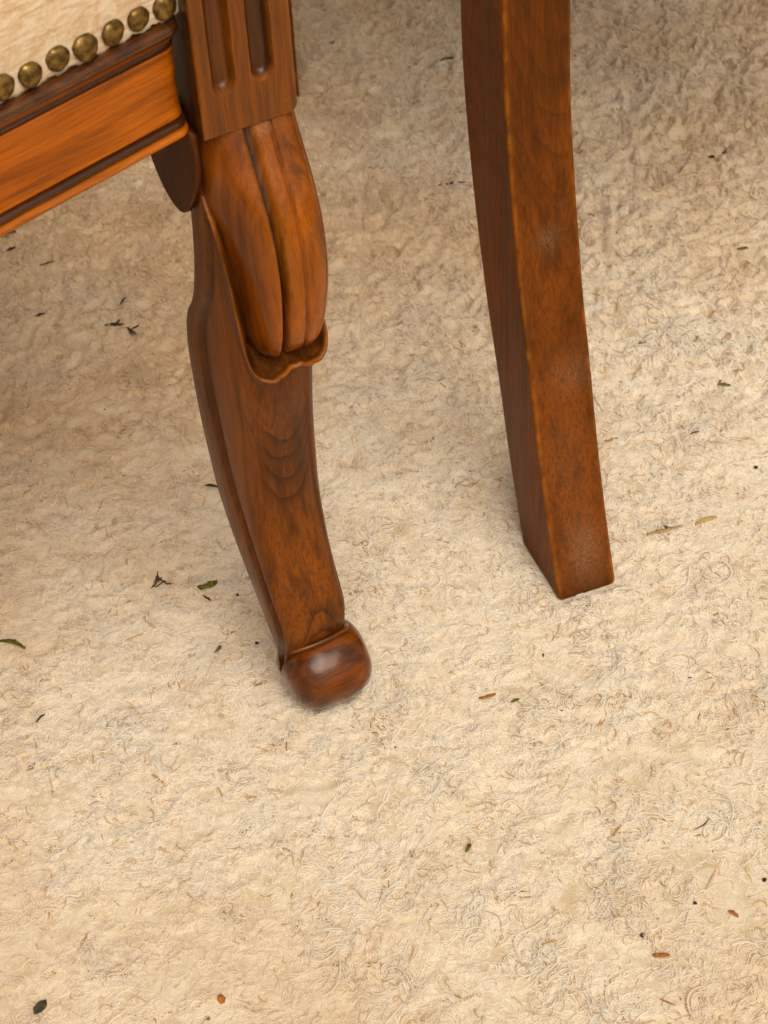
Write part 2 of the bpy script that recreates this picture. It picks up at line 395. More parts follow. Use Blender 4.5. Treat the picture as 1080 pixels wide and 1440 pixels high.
def sabre_leg(parent):
    zs = np.concatenate([np.linspace(.022, .20, 60), np.linspace(.202, .336, 60)])
    zb = [.022, .030, .0377, .0597, .0784, .1032, .1372, .1742, .2043, .2130, .2210, .2280, .238, .2573, .283, .336]
    ub = [-.014, -.012, -.0087, -.0261, -.0404, -.0548, -.0613, -.0637, -.0620, -.0605, -.0570, -.0520, -.0473, -.0416, -.0377, -.036]
    back = spline(zb[2:], ub[2:], np.maximum(zs, .0377))
    strip = spline([.030, .042, .0519, .0757, .0968, .1222, .1556, .1809, .2026, .215, .2279, .2457, .2699, .2915, .336],
                   [-.006, -.003, -.001, -.0135, -.0245, -.0352, -.0419, -.0451, -.0454, -.0450, -.0406, -.0300, -.0225, -.0205, -.020], zs)
    front = spline([.022, .035, .045, .055, .07, .087, .11, .14, .17, .2, .212, .222, .23, .25, .336],
                   [-.010, -.006, -.002, .001, -.0020, -.0078, -.0135, -.0160, -.0135, -.009, -.0080, -.0085, -.010, -.012, -.016], zs)
    hw = np.interp(zs, [.03, .06, .1, .15, .2, .24, .34], [.0175, .018, .019, .0205, .0215, .0205, .0195])
    front = np.maximum(front, strip + .003)
    ext = np.interp(zs, [.04, .07, .1, .14, .2, .23, .26], [.0005, .0018, .003, .0045, .0050, .003, 0])
    rows, wear, gr, st = [], [], [], []
    nt_ = 40
    for z, b, s, f, h, ex in zip(zs, back, strip, front, hw, ext):
        sec, wr = [], []
        for k in range(5):                                  # back, rounded a little
            a = k/4; sec.append((h*(1 - .04) * (1 - 2*a), b - .0008*math.sin(math.pi*a))); wr.append(.0)
        sec += [(-h, b + .0015), (-h, b + .35*(s - b)), (-h - .0002, s - .0030), (-h + .0003, s - .0022), (-h + .0032, s - .0006)]
        wr += [.15, 0, .25, .1, 0]
        hi = h - .0016; n_ = 2.7
        for k in range(1, nt_):
            t = math.pi * k / nt_
            cx = -math.copysign(abs(math.cos(t))**(2/n_), math.cos(t)) * hi
            uu = s + (f - s) * abs(math.sin(t))**(2/n_)
            sec.append((cx, uu)); wr.append(.0)
        sec += [(h - .0032, s - .0006), (h - .0003, s - .0022), (h + .0002, s - .0030), (h, b + .35*(s - b)), (h, b + .0015)]
        wr += [0, .25, .35, 0, .15]
        sec = [(x + ex*max(0, min(1, (x + .3*h)/(1.3*h))), u) for x, u in sec]
        rows.append([(x, -u, z) for x, u in sec]); wear.append(wr)
        gr.append([(x, -u, z) for x, u in sec])
    nc = len(rows[0]); nr = len(rows)
    # orient: sections run clockwise seen from above -> reverse rows so normals face out
    V = [p for r_ in rows for p in r_]
    F = [tuple(reversed(f)) for f in loft_faces(nr, nc)]
    Va = np.array(V)
    stain_shade = np.clip((.046 - Va[:, 2]) / .014, 0, 1)*.5
    side = np.zeros(nc); side[5:8] = .45; side[8:10] = .8; side[-3:] = .45; side[-5:-3] = .8  # side strip and its groove coloured darker, painting in their shade
    stain_shade = np.maximum(stain_shade, np.tile(side, nr))
    return mesh('front_leg', V, F, W_LEG, parent, grain=V, attrs={'wear': [q for r_ in wear for q in r_], 'stain_shade': stain_shade, 'scuff': np.zeros(len(V))})
leg_a = sabre_leg(armchair)

def scroll_foot(parent):
    nu, nv = 40, 72
    V, wear = [], []
    hl, r = .0222, .0216
    for i in range(nu + 1):
        a = -math.pi/2 + math.pi * i / nu
        e = 2/2.7
        xx = math.copysign(abs(math.sin(a))**e, math.sin(a)) * hl
        rad = abs(math.cos(a))**e
        for j in range(nv):
            t = 2*math.pi*j/nv
            rr = r * rad
            cu, cz = math.cos(t), math.sin(t)
            # slightly pear-shaped roll: fuller at the front, flattened on the ground
            u = cu * rr * (1.04 if cu > 0 else .98); z = cz * rr
            z = max(z, -.0205)
            V.append((xx + .0050, -(u - .0045), z + .0198 - .0014))
    F = [tuple(reversed(f)) for f in loft_faces(nu + 1, nv, True, False, False)]
    Va = np.array(V); ct = np.array([.005, .0045, .0185]); dd = Va - ct
    Va = ct + dd*(1 + .030*perlin(Va[:, 0]/.016 + Va[:, 1]/.021, Va[:, 2]/.017 + 5, 14) + .008*perlin(Va[:, 0]/.006, Va[:, 2]/.006 + Va[:, 1]/.007, 15))[:, None]
    V = [tuple(v) for v in Va]
    n = perlin(Va[:, 0]/.012 + 3, Va[:, 2]/.010 + Va[:, 1]/.013, 8)
    scuff = np.clip((.010 - Va[:, 2])/.012, 0, 1)*.25 * np.clip(.5 + n, 0, 1)
    g = [(v[1], v[2], v[0]) for v in V]
    return mesh('foot_scroll', V, F, W_FOOT, parent, grain=g, attrs={'wear': np.clip(n*.6, 0, .5)*np.clip(1 - abs(Va[:, 2] - .018)/.014, 0, 1), 'stain_shade': np.clip(-n, 0, .6), 'scuff': scuff})
scroll_foot(leg_a)

def thigh(parent):
    nz, nt_ = 110, 220
    zs = np.concatenate([np.linspace(.2225, .232, 24), np.linspace(.2326, .3365, nz - 24)])
    crest = spline([.2225, .2245, .2275, .232, .24, .252, .277, .292, .307, .322, .3365], [-.012, -.005, -.0002, .0038, .0072, .0098, .0118, .0098, .0045, -.0035, -.0105], zs)
    hw = spline([.2225, .2245, .2275, .232, .24, .26, .29, .32, .3365], [.009, .0125, .0150, .0172, .0190, .0212, .0218, .0208, .0198], zs)
    hl = spline([.2225, .2245, .2275, .232, .245, .264, .283, .301, .319, .3365], [.0085, .0112, .0126, .0135, .0142, .0150, .0170, .0190, .0208, .0202], zs)
    V, gr, st, we, sf = [], [], [], [], []
    for z, cr, h, hL in zip(zs, crest, hw, hl):
        us = -.034
        for k in range(nt_ + 1):
            t = math.pi * k / nt_
            n_ = 2.35 + 2.4*(.5 - .5*math.cos(min(1, max(0, (k/nt_ - .35)/.3))*math.pi))
            s = -math.copysign(abs(math.cos(t))**(2/n_), math.cos(t))       # -1 .. 1
            x = s*(h*1.06 if s > 0 else hL); u = us + (cr - us) * abs(math.sin(t))**(2/n_)
            sag = 1.0
            # lobes: big left lobe | deep groove | narrow flat ridge | fine line | right lobe
            g0, g1 = -.002, .0072
            d0 = math.exp(-((x - g0)/.0015)**2); d1 = math.exp(-((x - g1)/.0007)**2)
            cl = (x - (g0 - hL)/2)/((hL + g0)/2 + .0005); crr = (x - .0142)/.0080
            lob = 0.0
            if x < g0: lob = .0022*max(0, 1 - cl**4)
            elif x < g1: lob = .0002 + .0010*(x - g0)/(g1 - g0)
            else: lob = .0009*max(0, 1 - crr**4) + .0007
            u += lob - .0064*d0 - .0014*d1
            V.append((x, -u, z)); gr.append((x, -u, z))
            st.append(1.4*d0 + .45*d1 + .6*max(0, (z - .318)/.018)*(0 if g0 < x < g1 else 1) + .5*math.exp(-((x + hL)/.003)**2) + .55*max(0, (.238 - z)/.012))  # groove and base darkened as painted shade; top and left edge are glaze
            we.append(.75*math.exp(-((x - g0 - .003)/.0025)**2))
            zz = min(1, max(0, (z - .262)/.03))
            sf.append(.9*zz*math.exp(-((x - g0 + .0012)/.0008)**2) + (.9*min(1, max(0, (z - .3295)/.003)) if g0 + .001 < x < g1 else 0))
    n = nt_ + 1
    F = [tuple(reversed(f)) for f in loft_faces(nz, n, False)]
    F.append(tuple(range(n)))
    return mesh('thigh_carving', V, F, W_THIGH, parent, grain=gr, attrs={'stain_shade': st, 'wear': we, 'scuff': sf})
thigh(leg_a)

def tube(name, path, radii, mat, parent, ns=14, flat=None, wear=0.0, stain_shade=0.0):
    """swept tube with per-point radius (ra, rb) and reference normal 'flat'"""
    P = [Vector(p) for p in path]; V, gr = [], []
    s = 0.0
    for i, p in enumerate(P):
        t = (P[min(i+1, len(P)-1)] - P[max(i-1, 0)]).normalized()
        ref = Vector(flat[i]) if flat is not None else Vector((0, 0, 1))
        b = t.cross(ref).normalized(); n = b.cross(t).normalized()
        if i: s += (P[i] - P[i-1]).length
        ra, rb = radii[i]
        for k in range(ns):
            a = 2*math.pi*k/ns
            V.append(p + n*(math.cos(a)*ra) + b*(math.sin(a)*rb)); gr.append((math.cos(a)*ra, math.sin(a)*rb, s))
    F = loft_faces(len(P), ns)
    return mesh(name, V, F, mat, parent, grain=gr, attrs={'wear': [wear]*len(V), 'stain_shade': [stain_shade]*len(V), 'scuff': [0]*len(V)})

def foot_collar(parent):
    key = np.array([(-.0150, -.0075, .0355), (-.0135, -.0035, .0385), (-.0105, -.0008, .0402), (-.004, .0010, .0412), (.004, .0014, .0414), (.012, .0006, .0411), (.0172, -.0015, .0400), (.0195, -.0055, .0375)])
    ks = np.arange(len(key)); t = np.linspace(0, len(key) - 1, 40)
    q = np.stack([spline(ks, key[:, i], t) for i in range(3)], 1)
    return tube('foot_collar', [(w, -u, z) for w, u, z in q], [(.0012, .0012)]*40, W_FOOT, parent, ns=10, wear=.5, stain_shade=.1)
foot_collar(leg_a)

def cup_rim(parent):
    """leaf-shaped cup that wraps the carved thigh: thin lip, outer wall running back into the leg, hollow inside"""
    key = [(-.0195, -.026, .3060), (-.0197, -.0185, .2968), (-.0195, -.0125, .2880), (-.0192, -.0080, .2760), (-.0190, -.0045, .2640), (-.0187, -.0018, .2500), (-.0183, .0010, .2360), (-.0170, .0026, .2275),
           (-.0145, .0036, .2225), (-.0110, .0058, .2206), (-.0070, .0068, .2208), (-.0030, .0072, .2236), (.0010, .0082, .2262), (.0060, .0080, .2246), (.0110, .0068, .2230), (.0155, .0052, .2240),
           (.0187, .0024, .2272), (.0202, -.0010, .2330), (.0200, -.006, .2430), (.0190, -.012, .258), (.0178, -.020, .282)]
    m = len(key); ks = np.arange(m); k = np.array(key); t = np.linspace(0, m - 1, 150)
    q = np.stack([spline(ks, k[:, i], t) for i in range(3)], 1)
    q[:, 2] += .0005*np.sin(t*5.1)*np.exp(-((t - 12)/2.5)**2)
    front = np.clip(1 - np.abs((t - 11.5)/6.0)**3, 0, 1)               # 1 along the low front of the cup, 0 up the sides
    V, gr, st, we = [], [], [], []
    for (w, u, z), f in zip(q, front):
        inn = np.array([-w*(1 - .8*f), -.026 - u]); inn /= np.linalg.norm(inn)
        a = np.array([w, u, z])
        def at(i, dz, du=0.0): return np.array([w + inn[0]*i, u + inn[1]*i + du, z + dz])
        A = at(.0190, -.0200)*f + at(.0035, -.001, -.016)*(1 - f)
        M1 = at(.0105, -.0105)*f + at(.0018, 0, -.0095)*(1 - f)
        M2 = at(.0050, -.0052)*f + at(.0004, 0, -.0045)*(1 - f)
        M3 = at(.0012, -.0022)*f + at(-.0003, 0, -.0018)*(1 - f)
        P0 = at(-.0004, -.0008); P1 = at(.0001, .0003); P2 = at(.0020, .0003); P3 = at(.0031, -.0006); I1 = at(.0046, -.0004*f - .0030*(1 - f)); I2 = at(.0140, .0035)
        for p, s_, w_ in ((A, 0, 0), (M1, .1, 0), (M2, .15, 0), (M3, .05, .1), (P0, 0, .7), (P1, 0, .8), (P2, .2, .4), (P3, .5, 0), (I1, .6, 0), (I2, .75, 0)):  # inner wall coloured darker: glaze and painted shade of the hollow
            V.append((p[0], -p[1], p[2])); gr.append((p[0], -p[1], p[2])); st.append(s_); we.append(w_)
    return mesh('cup_rim', V, loft_faces(len(q), 10, False), W_LEG, parent, grain=gr, attrs={'wear': we, 'stain_shade': st, 'scuff': [0]*len(V)})
cup_rim(leg_a)

def bracket(parent):
    out = [(-.070, .3365), (-.0685, .310), (-.0646, .2990), (-.0575, .2910), (-.0500, .2870), (-.0435, .2858), (-.0360, .2868), (-.0290, .2915), (-.0220, .3000),
           (-.0165, .3080), (-.0120, .3170), (-.0110, .3260), (-.0120, .3365)]
    t = np.linspace(0, len(out)-1, 60); k = np.array(out); ks = np.arange(len(out))
    o = np.stack([spline(ks, k[:, 0], t), spline(ks, k[:, 1], t)], 1)
    cen = o.mean(0)
    V, w_ = [], []
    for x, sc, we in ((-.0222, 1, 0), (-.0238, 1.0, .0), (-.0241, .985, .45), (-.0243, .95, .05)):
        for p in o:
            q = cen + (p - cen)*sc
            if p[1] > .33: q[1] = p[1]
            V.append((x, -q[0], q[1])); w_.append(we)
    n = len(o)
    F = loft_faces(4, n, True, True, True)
    return mesh('corner_bracket', V, F, W_EAR, parent, grain=V, attrs={'wear': w_, 'stain_shade': [0]*len(V), 'scuff': [0]*len(V)})
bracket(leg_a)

def fluted_block(name, parent, xc=0.0, mirror=1):
    W0, W1, Z0, Z1, UF, UB = -.0202, .0197, .3350, .4400, -.0080, -.0600
    nx_, nz_ = 110, 170
    xs = np.linspace(W0, W1, nx_); zs = np.concatenate([np.linspace(Z0, .364, 80), np.linspace(.3646, Z1, nz_-80)])
    V, st, we = [], [], []
    for z in zs:
        for x in xs:
            d = 0.0; ed = 9
            for fc_, zb in ((-.0098, .3527), (.0063, .3537)):
                rad = .0048
                zc = zb + rad
                dist = math.hypot(x - fc_, z - zc) if z < zc else abs(x - fc_)
                ed = min(ed, abs(dist - rad))
                if dist < rad:
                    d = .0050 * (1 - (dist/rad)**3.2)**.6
            e = min(x - W0, W1 - x, z - Z0)
            bev = .0012
            back = bev - math.sqrt(max(0, bev*bev - (bev - e)**2)) if e < bev else 0
            xx, zz = x, z
            cr = .0045                                                     # rounded lower right corner
            if x > W1 - cr and z < Z0 + cr:
                a, b = (x - (W1 - cr))/cr, ((Z0 + cr) - z)/cr
                m = max(a, b); l = math.hypot(a, b)
                if l > 1e-6: xx = (W1 - cr) + a/l*m*cr; zz = (Z0 + cr) - b/l*m*cr
            V.append((xx, -(UF - d - back), zz))
            st.append(.8*min(1, d/.0035)); we.append(max(.9*math.exp(-(e/.0012)**2), .55*math.exp(-(ed/.0006)**2)))  # flute hollows coloured darker with depth: glaze and painted shade
    F = []
    for i in range(nz_-1):
        for j in range(nx_-1):
            F.append((i*nx_+j, i*nx_+j+1, (i+1)*nx_+j+1, (i+1)*nx_+j))
    # sides, bottom, top, back from the border loop
    loop = [j for j in range(nx_)] + [i*nx_ + nx_-1 for i in range(1, nz_)] + [(nz_-1)*nx_ + j for j in range(nx_-2, -1, -1)] + [i*nx_ for i in range(nz_-2, 0, -1)]
    m = len(loop); prev = loop
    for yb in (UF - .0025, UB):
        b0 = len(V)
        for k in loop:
            V.append((V[k][0], -yb, V[k][2])); st.append(.95); we.append(0)  # block sides painted near black to stand for the shaded gap
        for k in range(m):
            F.append((prev[(k+1) % m], prev[k], b0 + k, b0 + (k+1) % m))
        prev = [b0 + k for k in range(m)]
    F.append(tuple(b0 + k for k in range(m-1, -1, -1)))
    G = list(V)
    V = [((x*mirror) + xc, y, z) for x, y, z in V]
    if mirror < 0: F = [tuple(reversed(f)) for f in F]
    o = mesh(name, V, F, W_BLOCK, parent, grain=G, attrs={'stain_shade': st, 'wear': we, 'scuff': np.zeros(len(V))})
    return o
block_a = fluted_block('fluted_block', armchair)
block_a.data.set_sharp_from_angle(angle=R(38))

# front rail path in chair coordinates (w, u): straight by this leg, then bowed round to the far leg
RAIL_LEN = .50
def rail_path(n=160, s0=-.006):
    P = [np.array([-.0205, -.0181])]
    S = np.concatenate([np.linspace(0, .012, 25), np.linspace(.0125, .12, 40), np.linspace(.123, RAIL_LEN - .012, 80), np.linspace(RAIL_LEN - .0115, RAIL_LEN, 10)])
    DS = np.diff(S)
    hd = []
    for s in S:
        t = np.clip((s - .10)/(RAIL_LEN - .20), 0, 1); hd.append(R(15.7) * (1 - 2*(t*t*(3 - 2*t))))
    for a, ds in zip(hd[:-1], DS):
        P.append(P[-1] + ds*np.array([-math.cos(a), math.sin(a)]))      # leftwards and, first, forwards
    P = np.array(P); hd = np.array(hd)
    N = np.stack([np.sin(hd), np.cos(hd)], 1)                             # outward normal (towards +u)
    return P, N, S
RP, RN, RS = rail_path()
FAR_W = RP[-1][0] - .0205

def sweep(name, prof, mat, parent, off=None, stain_shade=None, wear=None, closed=True, round_end=True):
    """prof: (v, z) points, v outward from the rail plane"""
    V, gr, st, we = [], [], [], []
    for i, (p, n, s) in enumerate(zip(RP, RN, RS)):
        e = min(s, RAIL_LEN - s)
        pull = 0.0
        if round_end and e < .0075: pull = .0085*(1 - math.sqrt(max(0, 1 - (1 - e/.0075)**2)))
        for k, (v, z) in enumerate(prof):
            vv = v - (pull if v > -.01 else 0)
            q = p + n*vv
            V.append((q[0], -q[1], z)); gr.append((v, z, s))
            st.append((stain_shade[k] if stain_shade else 0) + .75*max(0, 1 - e/.007)*(1 if v > -.005 else 0)); we.append(wear[k] if wear else 0)
    F = loft_faces(len(RP), len(prof), closed)
    return mesh(name, V, F, mat, parent, grain=gr, attrs={'stain_shade': st, 'wear': we, 'scuff': [0]*len(V)})

def dense(pts, step=.0007):
    out = []
    for (a, b) in zip(pts, pts[1:]):
        n = max(1, int(math.hypot(b[0]-a[0], b[1]-a[1])/step))
        n = min(n, 14)
        out += [(a[0] + (b[0]-a[0])*k/n, a[1] + (b[1]-a[1])*k/n) for k in range(n)]
    return out + [pts[-1]]

face = dense([(-.0005, .3430), (-.0012, .3450), (-.0014, .3560), (-.0012, .3690), (-.0005, .3722)])
front_rail = sweep('front_rail', face + [(-.022, .3722), (-.022, .3430)], W_RAIL, armchair)
def halfround(z0, z1, v0, depth, n=10, flat=1.0):
    zc, hz = (z0+z1)/2, (z1-z0)/2
    return [(v0 + depth*math.cos(a)**flat, zc + hz*math.sin(a)) for a in np.linspace(-math.pi/2, math.pi/2, n)]
sweep('lower_lip', halfround(.3348, .3392, -.001, .0034) + [(-.022, .3392), (-.022, .3348)], W_RAIL, front_rail, wear=[.0]*2 + [.4]*6 + [0]*4)
sweep('lower_bead', halfround(.33925, .3425, -.0006, .0020) + [(-.020, .3425), (-.020, .33925)], W_DARK, front_rail)
sweep('dark_fillet', [(-.0008, .37225), (-.0003, .3740), (.0003, .3757), (-.020, .3757), (-.020, .37225)], W_DARK, front_rail)
sweep('cove', dense([(.0002, .37575), (.0008, .3770), (.0018, .3785)]) + [(-.020, .3785), (-.020, .37575)], W_RAIL, front_rail)
sweep('top_bead', halfround(.37855, .3843, .0012, .0030) + [(-.022, .3843), (-.022, .37855)], W_DARK, front_rail, wear=[.35]*10 + [0, 0])

# upholstered seat: closed footprint (front rail line, sides, back) lofted upwards with a soft crown
def seat_outline():
    f = [np.array([np.interp(q, RS, RP[:, 0]), np.interp(q, RS, RP[:, 1])]) for q in np.linspace(0, RAIL_LEN, 330)]
    wl, ur = f[-1][0], f[-1][1]
    back_u = -.50
    left_b, right_b = f[-1][0] + .045, f[0][0] - .025
    out = list(f)
    # far side, back, near side (walked so that it stays a simple loop)
    for t in np.linspace(0, 1, 30)[1:-1]: out.append(np.array([f[-1][0] + (left_b - f[-1][0])*t - .012*math.sin(math.pi*t), f[-1][1] + (back_u - f[-1][1])*t]))
    for t in np.linspace(0, 1, 26): out.append(np.array([left_b + (right_b - left_b)*t, back_u - .015*math.sin(math.pi*t)]))
    for t in np.linspace(0, 1, 30)[1:-1]: out.append(np.array([right_b + (f[0][0] - right_b)*t + .004*math.sin(math.pi*t), back_u + (f[0][1] - back_u)*t]))
    return np.array(out)
SO = seat_outline()

def upholstery(parent):
    n = len(SO); cen = SO.mean(0)
    lv = []
    # (inward offset m, z)
    prof = [(-.0002, .3850), (-.0006, .3858), (-.0010, .3880), (-.0012, .3905), (-.0016, .3940), (-.0030, .4000), (-.0050, .4120), (-.0050, .4250), (-.0020, .4380), (.0060, .4480), (.022, .4550), (.05, .4590), (.10, .4620), (.16, .4640)]
    V, gr = [], []
    d = SO - cen; dl = np.linalg.norm(d, axis=1, keepdims=True); dn = d/dl
    per = np.concatenate([[0], np.cumsum(np.linalg.norm(np.diff(SO, axis=0), axis=1))])
    for j, (o, z) in enumerate(prof):
        for i in range(n):
            q = SO[i] - dn[i]*min(o, dl[i, 0]*.9)
            zz = z
            if j == 0: zz += .0008*math.sin(i*7.3) + .0006*math.sin(i*3.1 + 1) - .0002
            V.append((q[0], -q[1], zz)); gr.append((per[i], z + o, 0))
    F = [tuple(reversed(f)) for f in loft_faces(len(prof), n, True, True, True)]
    return mesh('seat_upholstery', V, F, M_FABRIC, parent, grain=gr)
uph = upholstery(armchair)
def bounce_board(parent):  # unseen board added under the seat to bounce warm light
    cen = SO.mean(0); V = []
    for z in (.3700, .3846):
        for p in SO:
            q = cen + (p - cen)*.93; V.append((q[0], -q[1], z))
    o = mesh('bounce_board', V, loft_faces(2, len(SO)), W_RAIL, parent, grain=[(v[0], v[2], v[1]) for v in V], attrs={'stain_shade': [0]*len(V), 'wear': [0]*len(V), 'scuff': [0]*len(V)})
    o.data.set_sharp_from_angle(angle=R(40)); return o
bounce_board(armchair)

# brass nails along the front of the seat
def nail_mesh():
    nr, ns = 9, 24; V = []
    for i in range(nr):
        a = math.pi/2*i/(nr-1); r = .0050*math.cos(a)**.8 if i < nr-1 else 1e-5
        for k in range(ns):
            t = 2*math.pi*k/ns
            wob = 1 + .035*math.sin(3*t + .6) + .02*math.sin(7*t)
            V.append((r*wob*math.cos(t), r*wob*math.sin(t), .0028*math.sin(a)**.9 - .0003))
    # flat turned-in edge
    F = loft_faces(nr, ns, True, True, True)
    return V, F
nv_, nf_ = nail_mesh()
nail0 = mesh('nail_head', nv_, nf_, M_BRASS, uph)
s_, k = .0066, 0
while s_ < RAIL_LEN - .006:
    p = np.array([np.interp(s_, RS, RP[:, 0]), np.interp(s_, RS, RP[:, 1])]); n = np.array([np.interp(s_, RS, RN[:, 0]), np.interp(s_, RS, RN[:, 1])])
    q = p + n*(.0014 + random.uniform(-.0003, .0003))
    o = nail0 if k == 0 else nail0.copy()
    if k: col.objects.link(o); o.parent = uph
    zaxis = Vector((n[0], -n[1], .06)).normalized()
    o.rotation_mode = 'QUATERNION'
    o.rotation_quaternion = zaxis.to_track_quat('Z', 'Y') @ Vector((0, 0, 1)).rotation_difference(Vector((random.uniform(-.16, .16), random.uniform(-.16, .16), 1)).normalized())
    o.location = (q[0], -q[1], .3912 + random.uniform(-.0005, .0005))
    o.scale = [random.uniform(.95, 1.05)]*2 + [1]
    s_ += .01205 + random.uniform(-.0004, .0004); k += 1

def box(name, a, b, mat, parent, bev=.003, gaxis=2):
    """bevelled box from corner a to corner b (local w, u, z)"""
    import bmesh as bmod
    bm_ = bmod.new(); bmod.ops.create_cube(bm_, size=1.0)
    for v in bm_.verts:
        v.co = Vector([(a[i] + b[i])/2 + v.co[i]*(b[i] - a[i]) for i in range(3)])
    bmod.ops.bevel(bm_, geom=list(bm_.edges), offset=bev, segments=3, profile=.6, affect='EDGES')
    V = [(v.co.x, -v.co.y, v.co.z) for v in bm_.verts]; F = [[v.index for v in f.verts] for f in bm_.faces]
    bm_.free()
    od = {0: (1, 2, 0), 1: (0, 2, 1), 2: (0, 1, 2)}[gaxis]
    o = mesh(name, V, F, mat, parent, grain=[(v[od[0]], v[od[1]], v[od[2]]) for v in V], attrs={'stain_shade': [0]*len(V), 'wear': [0]*len(V), 'scuff': [0]*len(V)})
    o.data.set_sharp_from_angle(angle=R(40)); return o

def square_post(name, prof, w0, w1, mat, parent, scuffs=(), bev=.0019):
    """post of rectangular section; prof rows: (z, u_back, u_front)"""
    pr = np.array(prof)
    z0, z1 = pr[0, 0], pr[-1, 0]
    zs = np.concatenate([[z0, z0 + .0012, z0 + .003], np.arange(z0 + .006, z1, .004), [z1]])
    B = spline(pr[:, 0], pr[:, 1], zs); Fr = spline(pr[:, 0], pr[:, 2], zs)
    V, we, sc = [], [], []
    m = 8
    for i, (z, b, f) in enumerate(zip(zs, B, Fr)):
        ins = (.0014, .0004, 0.0)[i] if i < 3 else 0
        xa, xb, ya, yb = w0 + ins, w1 - ins, b + ins, f - ins
        # walk: front face left->right, right side, back, left side, with rounded corners
        def side(p, q, nrm):
            p, q = np.array(p), np.array(q); d = (q - p)/np.linalg.norm(q - p); L = np.linalg.norm(q - p)
            ts = [bev, bev*1.8] + list(np.linspace(bev*3, L - bev*3, m)) + [L - bev*1.8, L - bev]
            return [(p + d*t) for t in ts], [.3, .05] + [0]*m + [.05, .3]
        cs = [(xa, yb), (xb, yb), (xb, ya), (xa, ya)]
        for k_ in range(4):
            p, q = cs[k_], cs[(k_+1) % 4]
            pts, wv = side(p, q, None)
            for pt, wq in zip(pts, wv): V.append((pt[0], -pt[1], z)); we.append(wq if k_ in (0, 1, 3) else 0)
            nxt = cs[(k_+2) % 4]; d1 = np.array(q) - np.array(p); d1 = d1/np.linalg.norm(d1); d2 = np.array(nxt) - np.array(q); d2 = d2/np.linalg.norm(d2)
            cc = np.array(q) - d1*bev + d2*bev
            for a in (22.5, 45, 67.5):
                pt = cc + bev*(d1*math.sin(R(a)) - d2*math.cos(R(a)))
                V.append((pt[0], -pt[1], z)); we.append(.85)
    nc = len(V)//len(zs)
    Va = np.array(V); s = np.zeros(len(V))
    for (x, z, rx, rz, amt) in scuffs:
        s += amt*np.exp(-((Va[:, 0]-x)/rx)**2 - ((Va[:, 2]-z)/rz)**2)
    st = np.clip((.010 - Va[:, 2])/.012, 0, 1)*.35
    return mesh(name, V, loft_faces(len(zs), nc), mat, parent, grain=V, attrs={'wear': we, 'stain_shade': st, 'scuff': np.clip(s, 0, 1)})

# the rest of the armchair: far front leg and block, side and back rails, rear legs, back
def copy_tree(o, parent, dx):
    c = o.copy(); col.objects.link(c); c.parent = parent
    if dx: c.location = (o.location[0] + dx, o.location[1], o.location[2])
    for ch in list(o.children): copy_tree(ch, c, 0)
    return c
copy_tree(leg_a, armchair, FAR_W)
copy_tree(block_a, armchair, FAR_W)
def plank(name, p, q, z0, z1, th, mat, parent):
    p, q = np.array(p), np.array(q); d = (q - p)/np.linalg.norm(q - p); n = np.array([-d[1], d[0]])*th/2
    V = []
    for t in np.linspace(0, 1, 12):
        c = p + (q - p)*t
        for (sg, z) in ((1, z0), (1, z1), (-1, z1), (-1, z0)):
            V.append((c[0] + sg*n[0], -(c[1] + sg*n[1]), z))
    L = np.linalg.norm(q - p)
    gr = [(v[2], 0, (i//4)/11*L) for i, v in enumerate(V)]
    o = mesh(name, V, loft_faces(12, 4), mat, parent, grain=gr, attrs={'stain_shade': [0]*len(V), 'wear': [0]*len(V), 'scuff': [0]*len(V)})
    o.data.set_sharp_from_angle(angle=R(40)); return o
RBX, LBX, BU = -.0455, FAR_W + .0655, -.50
plank('side_rail', (-.010, -.058), (RBX, BU + .012), .3375, .3845, .022, W_RAIL, armchair)
plank('side_rail', (FAR_W + .010, -.058), (LBX, BU + .012), .3375, .3845, .022, W_RAIL, armchair)
plank('back_rail', (RBX - .016, BU - .006), (LBX + .016, BU - .006), .3375, .3845, .022, W_RAIL, armchair)
rear_prof = [(0, -.600, -.560), (.06, -.578, -.536), (.14, -.552, -.508), (.24, -.532, -.486), (.34, -.526, -.482), (.46, -.530, -.488), (.62, -.558, -.520), (.80, -.602, -.570), (.92, -.635, -.607)]
square_post('rear_leg', rear_prof, RBX - .017, RBX + .017, W_RAIL, armchair)
square_post('rear_leg', rear_prof, LBX - .017, LBX + .017, W_RAIL, armchair)
box('crest_rail', (LBX + .0175, -.633, .865), (RBX - .0175, -.601, .915), W_RAIL, armchair, gaxis=0)
def back_pad(parent):
    V, gr = [], []
    zs = np.linspace(.50, .862, 16); xs = np.linspace(LBX + .0178, RBX - .0178, 20)
    for sgn in (1, -1):
        for z in zs:
            u0 = float(spline([.46, .62, .80, .92], [-.509, -.539, -.586, -.621], [z])[0])
            for x in xs:
                a = max(0, math.sin(math.pi*(z - zs[0])/(zs[-1] - zs[0])))**.35 * max(0, math.sin(math.pi*(x - xs[0])/(xs[-1] - xs[0])))**.35
                V.append((x, -(u0 + sgn*(.006 + .016*a)), z)); gr.append((x, z, 0))
    n = len(xs); m = len(zs); F = []
    for k_ in range(2):
        for i in range(m-1):
            for j in range(n-1):
                q = [k_*m*n + i*n + j, k_*m*n + i*n + j+1, k_*m*n + (i+1)*n + j+1, k_*m*n + (i+1)*n + j]
                F.append(tuple(q))
    lp = [j for j in range(n)] + [i*n + n-1 for i in range(1, m)] + [(m-1)*n + j for j in range(n-2, -1, -1)] + [i*n for i in range(m-2, 0, -1)]
    for a, b in zip(lp, lp[1:] + lp[:1]): F.append((a, b, m*n + b, m*n + a))
    return mesh('back_upholstery', V, F, M_FABRIC, parent, grain=gr)
back_pad(armchair)

